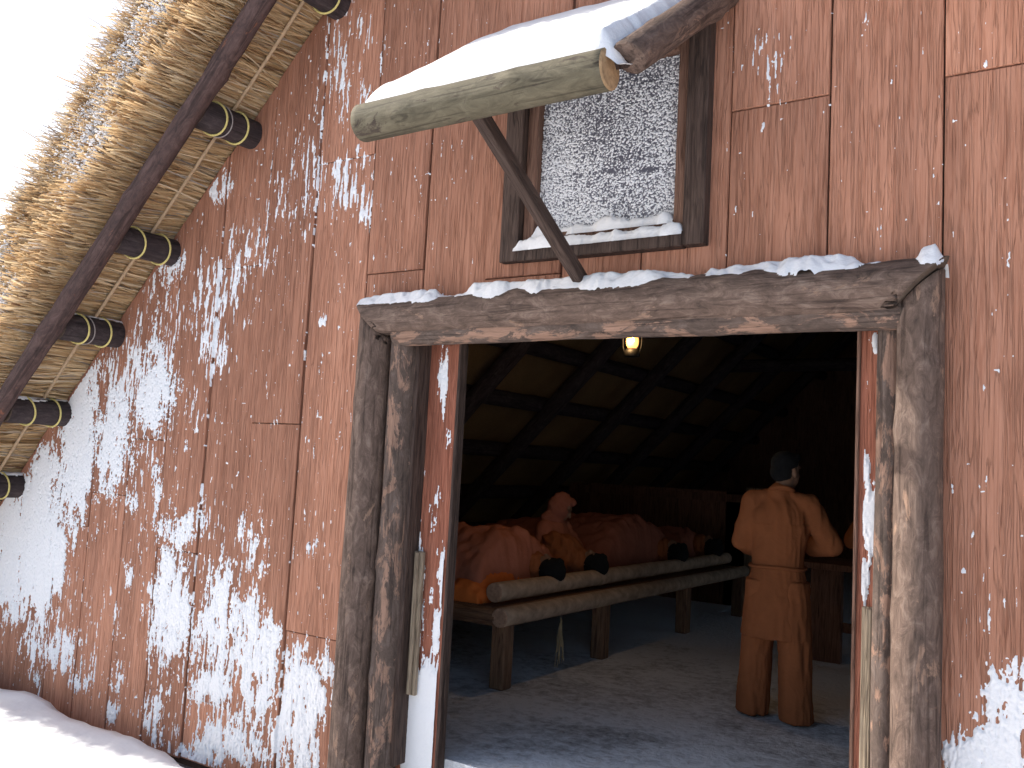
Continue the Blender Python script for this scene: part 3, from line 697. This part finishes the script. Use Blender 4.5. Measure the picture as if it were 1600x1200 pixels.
def canopysnow():
    us = np.linspace(0, 1, 110); vs = np.linspace(-.02, 1, 90); Uu, Vv = np.meshgrid(us, vs, indexing='ij')
    X = CX0-.085+(CX1+.015-CX0+.085)*Uu
    y = FY-.05+(HY+.045-FY+.05)*Vv; z = np.interp(Vv, [-.02, .07, 1], [FZ+.0, FZ+.03, HZ+.03])
    rag = .03*(fbm(X*0+3, y*22, 133, 3)-.5)
    el_ = np.clip(Uu*1.2/.13, 0, 1); er = np.clip(((1-Uu)*1.2-.02+rag)/.07, 0, 1); fe = np.clip((Vv+.02)/.12, 0, 1); be = np.clip((1-Vv)/.03, 0, 1)
    rnd = lambda q: np.sqrt(1-(1-q)**2)
    n = fbm(X*3, y*3, 131, 3)-.5; n2 = fbm(X*22, y*22, 132, 3)-.5; edge = np.minimum(el_, er)
    th = (.115+.04*n)*rnd(el_)*(.35*rnd(er)+.65*er)*(.45+.55*rnd(fe))*rnd(be)+.005*n2*edge-.03*(1-np.minimum(edge, np.minimum(1, fe*3)))
    Pp = np.stack([X, y-th*.25, z+th], -1)
    tag(sheet('canopy_snow', Pp, np.ones((109, 89), bool), M['snow']), 'thick smooth snow blanket on the propped window canopy', 'snow', kind='stuff')
canopysnow()

# ------------------------------------------------------------------ figures: rounded volumes fused into one skin
def cap(p0, r0, p1, r1, seg=14):
    p0, p1 = np.array(p0, float), np.array(p1, float); d = p1-p0; L = np.linalg.norm(d); d = d/(L or 1)
    u = np.cross(d, [0, 0, 1.] if abs(d[2]) < .9 else [1., 0, 0]); u /= np.linalg.norm(u); w = np.cross(d, u)
    rings = [(p0-d*r0*math.cos(t), r0*math.sin(t)) for t in (.35, .8, 1.2)]+[(p0, r0), (p0*.5+p1*.5, (r0+r1)/2), (p1, r1)]+[(p1+d*r1*math.cos(t), r1*math.sin(t)) for t in (1.2, .8, .35)]
    v = []; f = []
    for c, r in rings:
        for j in range(seg):
            a = 2*math.pi*j/seg; v.append(c+r*(u*math.cos(a)+w*math.sin(a)))
    for i in range(len(rings)-1):
        for j in range(seg): f.append((i*seg+j, i*seg+(j+1) % seg, (i+1)*seg+(j+1) % seg, (i+1)*seg+j))
    f += [list(range(seg))[::-1], [(len(rings)-1)*seg+j for j in range(seg)]]
    return v, f
def ell(c, r, rot=None, seg=16, rg=10):
    c = np.array(c, float); v = []; f = []
    mt = np.array(rot.to_3x3()) if rot else np.eye(3)
    for i in range(1, rg):
        t = math.pi*i/rg
        for j in range(seg):
            a = 2*math.pi*j/seg; v.append(c+mt@np.array([r[0]*math.sin(t)*math.cos(a), r[1]*math.sin(t)*math.sin(a), r[2]*math.cos(t)]))
    for i in range(rg-2):
        for j in range(seg): f.append((i*seg+j, (i+1)*seg+j, (i+1)*seg+(j+1) % seg, i*seg+(j+1) % seg))
    f += [list(range(seg)), [(rg-2)*seg+j for j in range(seg)][::-1]]
    return v, f
def loft(rows, seg=24):                       # rows of (cx, cy, z, rx, ry)
    v = []; f = []
    for cx, cy, z, rx, ry in rows:
        for j in range(seg):
            a = 2*math.pi*j/seg; v.append((cx+rx*math.cos(a), cy+ry*math.sin(a), z))
    for i in range(len(rows)-1):
        for j in range(seg): f.append((i*seg+j, i*seg+(j+1) % seg, (i+1)*seg+(j+1) % seg, (i+1)*seg+j))
    f += [list(range(seg))[::-1], [(len(rows)-1)*seg+j for j in range(seg)]]
    return v, f
def fuse(name, shapes, mt, mw, parent, voxel=.012, smooth=4, fold=0.0, fs=(7, 7, 3), keepz=None):
    v = []; f = []
    for a, b in shapes:
        n = len(v); v += [tuple(p) for p in a]; f += [[i+n for i in q] for q in b]
    o = bpy.data.objects.new('tmp', fixn(mesh(name, v, f, mt))); COL.objects.link(o)
    r = o.modifiers.new('r', 'REMESH'); r.mode = 'VOXEL'; r.voxel_size = voxel
    s = o.modifiers.new('s', 'SMOOTH'); s.iterations = smooth; s.factor = .5
    dg = bpy.context.evaluated_depsgraph_get(); dg.update()
    me = bpy.data.meshes.new_from_object(o.evaluated_get(dg)); me.name = name
    bpy.data.objects.remove(o)
    if fold:
        n = len(me.vertices); c = np.empty(n*3, np.float32); me.vertices.foreach_get('co', c); c = c.reshape(-1, 3).astype(float)
        nr = np.empty(n*3, np.float32); me.vertices.foreach_get('normal', nr); nr = nr.reshape(-1, 3)
        d = (np.abs(fbm(c[:, 0]*fs[0]+c[:, 1]*fs[1], c[:, 2]*fs[2]+c[:, 1]*1.3, 200, 3)-.5)*-4+.5)*fold
        c = c+nr*d[:, None]; me.vertices.foreach_set('co', c.astype(np.float32).ravel())
    me.materials.clear(); me.materials.append(mt)
    me.polygons.foreach_set('use_smooth', np.ones(len(me.polygons), bool)); me.update()
    return place(name, me, mw, parent)
def hand(w, dr, side, up=(0, 0, 1), curl=.6):
    """palm and five bent fingers growing from wrist w along dr"""
    w = np.array(w, float); d = np.array(dr, float); d /= np.linalg.norm(d); u = np.array(up, float); u -= d*(u@d); u /= np.linalg.norm(u); s = np.cross(d, u)*side
    sh = [cap(w, .026, w+d*.075, .032)]
    sh += [cap(w+d*.04+s*o, .016, w+d*.085+s*o*1.15, .014) for o in (-.026, .026)]
    for o, L in ((-.030, .075), (-.010, .085), (.010, .08), (.030, .062)):
        k = w+d*.088+s*o*1.15; a = k+(d*math.cos(curl*.6)-u*math.sin(curl*.6))*L*.5; b = a+(d*math.cos(curl*1.5)-u*math.sin(curl*1.5))*L*.45
        sh += [cap(k, .0095, a, .009), cap(a, .009, b, .0075)]
    t0 = w+d*.03-s*.03; t1 = t0+(d*.6-s*.7-u*.2)*.04; t2 = t1+(d*.9-s*.2-u*.35)*.032
    return sh+[cap(t0, .013, t1, .011), cap(t1, .011, t2, .009)]
def head_shapes(c, yaw=0., pitch=0.):
    rt = Matrix.Rotation(yaw, 4, 'Z')@Matrix.Rotation(pitch, 4, 'X')
    def q(x, y, z): return np.array(c)+np.array(rt@Vector((x, y, z)))
    sk = [ell(q(0, -.008, .03), (.075, .094, .088), rt), ell(q(0, .028, -.035), (.056, .062, .075), rt), ell(q(0, .045, -.085), (.03, .03, .026), rt),
          cap(q(0, .088, .012), .010, q(0, .106, -.026), .014), ell(q(.076, -.005, -.008), (.012, .02, .032), rt), ell(q(-.076, -.005, -.008), (.012, .02, .032), rt),
          ell(q(0, .086, -.062), (.022, .012, .009), rt), ell(q(.03, .08, .03), (.022, .014, .008), rt), ell(q(-.03, .08, .03), (.022, .014, .008), rt)]
    hr = [ell(q(0, -.02, .055), (.083, .092, .080), rt), ell(q(0, -.045, .0), (.076, .070, .072), rt), ell(q(0, .045, .092), (.062, .05, .034), rt)]
    return sk, hr
def standing(loc, rz, label, yaw, el, ha, height=1.0):
    mw = Matrix.Translation(loc)@Matrix.Rotation(rz, 4, 'Z')@Matrix.Scale(height, 4)
    p = tag(place('person', None, mw), label, 'person')
    hd = (.035, .035, 1.535); sk, hr = head_shapes(hd, yaw)
    (lx, ly, lz), (rx_, ry_, rz_) = el; (hlx, hly, hlz), (hrx, hry, hrz) = ha
    shl, shr = (-.158, 0, 1.335), (.172, 0, 1.335)
    body = sk+[cap((.01, .0, 1.36), .056, (.03, .02, 1.49), .054), ell((0, 0, 1.24), (.165, .10, .14)), ell((0, .005, 1.05), (.14, .095, .16)), ell((0, 0, .90), (.155, .105, .10)),
        cap(shl, .052, (lx, ly, lz), .042), cap((lx, ly, lz), .042, (hlx, hly, hlz), .028), cap(shr, .052, (rx_, ry_, rz_), .042), cap((rx_, ry_, rz_), .042, (hrx, hry, hrz), .028)]
    for s, fy in ((-1, .03), (1, -.06)): body += [cap((s*.085, 0, .86), .085, (s*.115, fy+.015, .46), .055), cap((s*.115, fy+.015, .46), .055, (s*.13, fy, .09), .038), cap((s*.13, fy-.03, .045), .035, (s*.14, fy+.14, .035), .03)]
    body += hand((hlx, hly, hlz), np.array((hlx, hly, hlz))-np.array((lx, ly, lz)), 1)+hand((hrx, hry, hrz), np.array((hrx, hry, hrz))-np.array((rx_, ry_, rz_)), -1)
    fuse('body', body, M['skin'], mw, p, .0068, 3)
    fuse('hair', hr, M['hair'], mw, p, .008, 2, .003, (40, 40, 40))
    jk = [ell((0, -.005, 1.24), (.182, .125, .155)), loft([(0, 0, .90, .165, .125), (0, 0, .945, .160, .122), (0, 0, 1.06, .172, .126), (0, 0, 1.2, .19, .128)]),
        loft([(0, -.005, .50, .216, .160), (0, -.005, .53, .214, .158), (0, -.003, .72, .195, .146), (0, 0, .86, .172, .130), (0, 0, .93, .160, .122)]),
        cap((-.08, 0, 1.365), .055, shl, .068), cap((.09, 0, 1.365), .055, shr, .068), cap((0, -.01, 1.36), .075, (0, 0, 1.40), .068),
        cap(shl, .074, (lx, ly, lz), .070), cap((lx, ly, lz), .070, (lx*.4+hlx*.6, ly*.4+hly*.6, lz*.4+hlz*.6), .065),
        cap(shr, .074, (rx_, ry_, rz_), .070), cap((rx_, ry_, rz_), .070, (rx_*.4+hrx*.6, ry_*.4+hry*.6, rz_*.4+hrz*.6), .065)]
    fuse('jacket', jk, M['orange'], mw, p, .010, 4, .012, (12, 12, 4))
    v, f = tube([(math.cos(a)*.170, math.sin(a)*.132, .935+.004*math.sin(3*a)) for a in np.linspace(0, 2*math.pi, 40, endpoint=False)], .011, 8, True)
    place('belt', mesh('belt', v, f, M['orange'], smooth=True), mw, p)
    v, f = tube([(math.cos(a)*.070+.012, math.sin(a)*.068+.004, 1.412+.022*math.sin(a+math.pi)) for a in np.linspace(0, 2*math.pi, 28, endpoint=False)], .016, 8, True)
    place('collar', mesh('collar', v, f, M['orange'], smooth=True), mw, p)
    tr = []
    for s, fy in ((-1, .03), (1, -.06)): tr += [loft([(s*.138, fy+.01, .012, .100, .112), (s*.135, fy+.005, .05, .100, .108), (s*.122, fy*.8+.01, .40, .098, .105), (s*.10, fy*.4, .66, .105, .115), (s*.09, 0, .85, .105, .12)])]
    tr += [ell((0, 0, .86), (.17, .125, .10))]
    fuse('trousers', tr, M['orange'], mw, p, .010, 4, .014, (15, 15, 3))
    for s, fy in ((-1, .03), (1, -.06)): fuse('shoe', [ell((s*.135, fy-.03, .04), (.048, .07, .045)), cap((s*.135, fy, .035), .042, (s*.15, fy+.15, .03), .036)], M['shoe'], mw, p, .009, 3)
    return p
RZ = R(12)
standing((-1.765, 2.12, 0), RZ, 'person in orange tunic and trousers seen from behind, standing beside the sleeping bench', R(-38), ((-.225, .02, 1.075), (.315, .06, 1.085)), ((-.13, .26, 1.02), (.12, .27, 1.05)), .985)
standing((-1.19, 2.95, 0), R(12), 'person in orange clothes mostly hidden behind the sliding door, only an elbow showing', R(0), ((-.30, .05, 1.08), (.30, .10, 1.08)), ((-.13, .30, 1.0), (.13, .30, 1.0)), 1.0)

# ------------------------------------------------------------------ sleeping bench
bench = thing('sleeping_bench', (-4.4, 3.8, 0), 'long log-edged sleeping bench on wooden posts with sleepers in orange', 'bench')
PL = [M['pale'], M['palecut']]
for k, x in enumerate(np.arange(-3.42, -6.4, -.26)): boxobj('plank', x-.25, x, 1.50, 6.05, .475, .515, M['leg'], bench)
logobj('edge_log', (-3.36, 1.42, .465), (-3.36, 6.12, .465), .064, .058, PL, bench, seed=71, rings=40, rough=.05)
logobj('pillow_log', (-3.50, 1.55, .60), (-3.50, 5.95, .60), .066, .058, PL, bench, seed=72, rings=40, rough=.05)
logobj('end_log', (-3.40, 1.47, .455), (-6.4, 1.47, .455), .058, .055, [M['leg'], M['palecut']], bench, seed=73, rings=20)
logobj('end_log', (-3.40, 6.05, .455), (-6.4, 6.05, .455), .058, .055, [M['leg'], M['palecut']], bench, seed=74, rings=20)
for i, (x, y) in enumerate(((-3.38, 1.50), (-3.38, 2.88), (-3.38, 4.52), (-3.38, 6.0), (-5.6, 1.5), (-5.6, 3.7), (-5.6, 6.0))): boxobj('leg', x-.055, x+.055, y-.055, y+.055, 0, .43, M['leg'], bench, b=.008)
tuft = []
for _ in range(16):
    a = random.uniform(0, 6.28); t = random.uniform(0, 1)
    tuft.append(((-3.29+.005*math.cos(a), 2.10+.005*math.sin(a), .42-.1*t), (-3.29+.045*t*math.cos(a), 2.10+.045*t*math.sin(a), .26-.2*t)))
v = []; f = []
for a, b in tuft:
    a2, b2 = tube([a, tuple((np.array(a)+np.array(b))/2+rng.normal(0, .006, 3)), b], .0025, 4); n = len(v); v += a2; f += [[i+n for i in q] for q in b2]
tag(place('straw_tuft', mesh('straw_tuft', v, f, M['rope'])), 'wisp of straw hanging from the bench edge log', 'straw')
# sleepers lie with heads on the pillow log, feet towards the eave
def sleeper(y, hz, label, side=0., face=0., hx=-3.56):
    mw = Matrix.Translation((hx, y, .55))
    p = tag(place('person', None, mw), label, 'person')
    # local: head at origin, body towards -x ; the head shapes face +y, so roll them to face up or sideways
    rt = Matrix.Rotation(R(90), 4, 'Z')@Matrix.Rotation(R(75), 4, 'X')
    z = hz-.55
    sk, hr = head_shapes((0, 0, 0)); rot = Matrix.Translation((0, 0, z))@Matrix.Rotation(face, 4, 'X')@Matrix.Rotation(R(90), 4, 'Y')@Matrix.Rotation(R(90), 4, 'Z')
    def tx(sh): return [([rot@Vector(q) for q in a], b) for a, b in sh]
    body = tx(sk)+[cap((-.06, 0, z-.01), .055, (-.16, 0, z-.05), .06), ell((-.32, 0, .10+side*.07), (.20, .19-side*.06, .12+side*.06)), ell((-.62, 0, .10+side*.06), (.24, .17-side*.04, .115+side*.05)), ell((-.85, 0, .10), (.18, .17, .12)),
        cap((-.9, .09, .09), .08, (-1.25, .12, .12), .06), cap((-1.25, .12, .12), .06, (-1.6, .10, .06), .045), cap((-.9, -.09, .09), .08, (-1.25, -.05, .14), .06), cap((-1.25, -.05, .14), .06, (-1.6, -.08, .06), .045),
        cap((-.22, .18, .12), .05, (-.42, .26, .10), .042), cap((-.42, .26, .10), .042, (-.24, .20, .20), .03), cap((-.22, -.18, .12), .05, (-.45, -.24, .10), .042), cap((-.45, -.24, .10), .042, (-.62, -.14, .21), .03)]
    body += hand((-.24, .20, .20), (.8, -.5, 0), 1)+hand((-.62, -.14, .21), (-.5, .8, 0), -1)
    fuse('body', body, M['skin'], mw, p, .009, 3)
    fuse('hair', tx(hr+[ell((0, -.012, .035), (.102, .104, .108))]), M['hair'], mw, p, .009, 2, .003, (40, 40, 40))
    sh = [ell((-.115, 0, z-.005), (.085, .135, .125)), ell((-.16, .06, z+.01), (.07, .09, .10)), ell((-.33, 0, .11+side*.07), (.24, .225-side*.05, .15+side*.07)), ell((-.62, 0, .11+side*.05), (.27, .21-side*.03, .145+side*.05)), cap((-.22, .17, .12), .075, (-.42, .25, .11), .07), cap((-.22, -.17, .12), .075, (-.45, -.23, .11), .07), cap((-.42, .25, .11), .07, (-.30, .22, .17), .055)]
    fuse('shirt', sh, M['orange'], mw, p, .012, 3, .022, (11, 11, 9))
    return p
sleeper(2.34, .70, 'sleeping person under the large quilt nearest the doorway, black hair showing', .3)
sleeper(3.03, .70, 'sleeping person in bright orange shirt between the two large quilts', .9)
sleeper(4.68, .72, 'sleeping person under the tall humped quilt in mid bench', .5)
sleeper(5.62, .73, 'sleeping person at the bench end by the plank partition', .6)
def quilt(name, x0, x1, y0, y1, hump, mt, seed, label, fr=.05):
    """a thick wadded quilt draped over a lying body"""
    nu, nv_ = 90, 70; u = np.linspace(0, 1, nu); w = np.linspace(0, 1, nv_); U_, W_ = np.meshgrid(u, w, indexing='ij')
    X = x0+(x1-x0)*U_+.05*(fbm(W_*6, W_*0, seed)-.5); Y = y0+(y1-y0)*W_+.05*(fbm(U_*6, U_*0, seed+1)-.5)
    prof = np.sin(np.pi*np.clip(W_, 0, 1))**.55; pu = np.interp(U_, [0, .08, .3, .6, .92, 1.0], [.35, .62, .80, .92, 1.0, .80])
    ed = np.minimum(np.minimum(U_, 1-U_)*abs(x1-x0), np.minimum(W_, 1-W_)*(y1-y0))
    edge = np.sqrt(np.clip(ed/fr, 0, 1))
    fold = np.abs(fbm(X*3.2+Y*2.6, Y*4-X*1.2, seed+2, 4)-.5)*2; fine = np.abs(fbm(X*9+Y*3, Y*11, seed+3, 3)-.5)
    crease = np.abs(fbm(X*2.0+Y*7+1.5*fbm(X*2, Y*2, seed+7), X*5.5-Y*1.5, seed+6, 3)-.5)*2
    h = hump*prof*pu-.05*(.5-fold)*(.3+prof)-.028*np.exp(-(crease/.16)**2)*(.3+prof)-.03*(fine)+.05
    ruf = .018*np.sin(Y*95+6*fbm(Y*7, X*3, seed+4))*np.exp(-ed/.06)
    top = np.stack([X, Y, .52+h*edge+ruf*.5], -1); bot = np.stack([X, Y, .515+np.maximum(h-.06, 0)*.0+0*X], -1)
    o = sheet(name, top, np.ones((nu-1, nv_-1), bool), mt)
    me = o.data; n0 = len(me.vertices)
    import bmesh
    bm = bmesh.new(); bm.from_mesh(me)
    ex = bmesh.ops.extrude_edge_only(bm, edges=[e for e in bm.edges if e.is_boundary])
    for q in ex['geom']:
        if isinstance(q, bmesh.types.BMVert): q.co.z = .516
    bmesh.ops.recalc_face_normals(bm, faces=bm.faces); bm.to_mesh(me); bm.free()
    me.polygons.foreach_set('use_smooth', np.ones(len(me.polygons), bool))
    return tag(o, label, 'quilt')
quilt('quilt', -5.5, -3.64, 1.55, 2.72, .46, M['rust'], 301, 'large rust quilt over the sleeper nearest the doorway')
quilt('quilt', -4.9, -3.60, 1.50, 2.20, .16, M['orange2'], 331, 'bright orange padded quilt edge hanging under the rust quilt', .03)
quilt('quilt', -5.5, -3.66, 3.45, 5.05, .52, M['rust2'], 311, 'tall humped dark rust quilt in mid bench')
quilt('quilt', -5.5, -3.68, 5.10, 5.98, .36, M['rust2'], 321, 'low rust quilt at the bench end by the partition')
def seated():
    mw = Matrix.Translation((-4.05, 3.22, .52)); p = tag(place('person', None, mw), 'person sitting up among the sleepers with a wrapped head, bowed', 'person')
    sk, hr = head_shapes((.05, .02, .60), R(-70), R(-30))
    body = sk+[cap((0, 0, .44), .052, (.03, .01, .55), .052), ell((0, 0, .33), (.11, .165, .15)), ell((0, 0, .14), (.13, .17, .13)), cap((0, .17, .42), .05, (.10, .24, .24), .042), cap((.10, .24, .24), .042, (.26, .10, .16), .03), cap((0, -.17, .42), .05, (.05, -.26, .20), .042), cap((.05, -.26, .20), .042, (.22, -.12, .14), .03),
        cap((.05, .09, .09), .08, (-.35, .14, .16), .06), cap((-.35, .14, .16), .06, (-.70, .10, .05), .045), cap((.05, -.09, .09), .08, (-.35, -.1, .16), .06), cap((-.35, -.1, .16), .06, (-.70, -.12, .05), .045)]
    body += hand((.26, .10, .16), (.8, -.5, -.1), 1)+hand((.22, -.12, .14), (.8, .5, -.2), -1)
    fuse('body', body, M['skin'], mw, p, .009, 3)
    fuse('headscarf', hr+[ell((.03, .01, .60), (.10, .105, .115)), ell((-.01, 0, .50), (.10, .12, .08)), cap((-.02, -.09, .52), .05, (-.06, -.10, .42), .05)], M['rust2'], mw, p, .010, 4, .008, (20, 20, 20))
    sh = [ell((0, 0, .33), (.14, .19, .18)), ell((0, 0, .14), (.17, .22, .17)), cap((0, .15, .42), .08, (.10, .24, .24), .07), cap((.10, .24, .24), .07, (.20, .15, .19), .055), cap((0, -.15, .42), .08, (.05, -.26, .20), .07), cap((.05, -.26, .20), .07, (.14, -.18, .17), .06)]
    fuse('shirt', sh, M['rust'], mw, p, .012, 4, .012, (9, 9, 9))
    fuse('trousers', [cap((.05, .09, .10), .105, (-.35, .14, .17), .085), cap((-.35, .14, .17), .085, (-.62, .11, .07), .065), cap((.05, -.09, .10), .105, (-.35, -.1, .17), .085), cap((-.35, -.1, .17), .085, (-.62, -.12, .07), .065)], M['rust2'], mw, p, .012, 4, .01)
seated()

# ------------------------------------------------------------------ partition, table, lantern
part = thing('partition', (-4.4, 6.75, 0), 'low dark plank partition with pale end post behind the bench', 'partition')
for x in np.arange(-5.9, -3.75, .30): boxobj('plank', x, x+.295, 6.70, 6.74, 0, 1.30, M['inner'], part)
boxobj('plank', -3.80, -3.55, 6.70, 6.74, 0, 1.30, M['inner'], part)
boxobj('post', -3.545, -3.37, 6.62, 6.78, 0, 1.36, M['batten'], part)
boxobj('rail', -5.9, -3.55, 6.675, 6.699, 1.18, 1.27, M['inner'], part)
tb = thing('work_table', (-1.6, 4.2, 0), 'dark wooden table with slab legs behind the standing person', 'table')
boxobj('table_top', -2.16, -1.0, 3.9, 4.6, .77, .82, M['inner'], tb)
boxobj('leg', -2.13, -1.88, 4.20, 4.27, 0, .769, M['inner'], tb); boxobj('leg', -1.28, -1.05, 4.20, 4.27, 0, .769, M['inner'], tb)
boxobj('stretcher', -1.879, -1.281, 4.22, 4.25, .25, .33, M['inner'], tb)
LX, LY, LZ = -3.00, 2.46, 2.385
lan = thing('lantern', (LX, LY, LZ-.07), 'small lit oil lantern hanging inside under the lintel', 'lantern')
def lathe(rows, seg=20): return loft([(0, 0, z, r, r) for r, z in rows], seg)
mwl = Matrix.Translation((LX, LY, LZ))
def lpart(name, rows, mt):
    v, f = lathe(rows); return place(name, fixn(mesh(name, v, f, mt, smooth=True)), mwl, lan)
lpart('base', [(.052, -.075), (.058, -.07), (.058, -.035), (.045, -.02), (.036, -.012)], M['iron'])
lpart('glass', [(.030, -.011), (.044, .012), (.048, .04), (.044, .07), (.032, .095)], M['lampglass'])
lpart('cap', [(.036, .096), (.052, .105), (.03, .135), (.012, .15)], M['iron'])
v, f = ell((0.026, -.042, .045), (.009, .009, .022)); place('flame', mesh('flame', v, f, M['flame'], smooth=True), mwl, lan)
for s in (-1, 1):
    v, f = tube([(s*.058, 0, -.05), (s*.075, 0, .0), (s*.078, 0, .07), (s*.045, 0, .115)], .005); place('guard_wire', mesh('guard_wire', v, f, M['iron'], smooth=True), mwl, lan)
v, f = tube([(-.03, 0, .13), (0, 0, .20), (.03, 0, .13)], .003); place('handle', mesh('handle', v, f, M['iron']), mwl, lan)
v, f = tube([(0, 0, .20), (.005, .045, .40), (0, .09, .61)], .003); place('hanging_wire', mesh('hanging_wire', v, f, M['wire']), mwl, lan)
pl = bpy.data.lights.new('lantern_light', 'POINT'); pl.energy = 6.0; pl.color = (1, .62, .28); pl.shadow_soft_size = .06
place('lantern_light', pl, Matrix.Translation((LX+.0, LY-.11, LZ+.04)), lan)
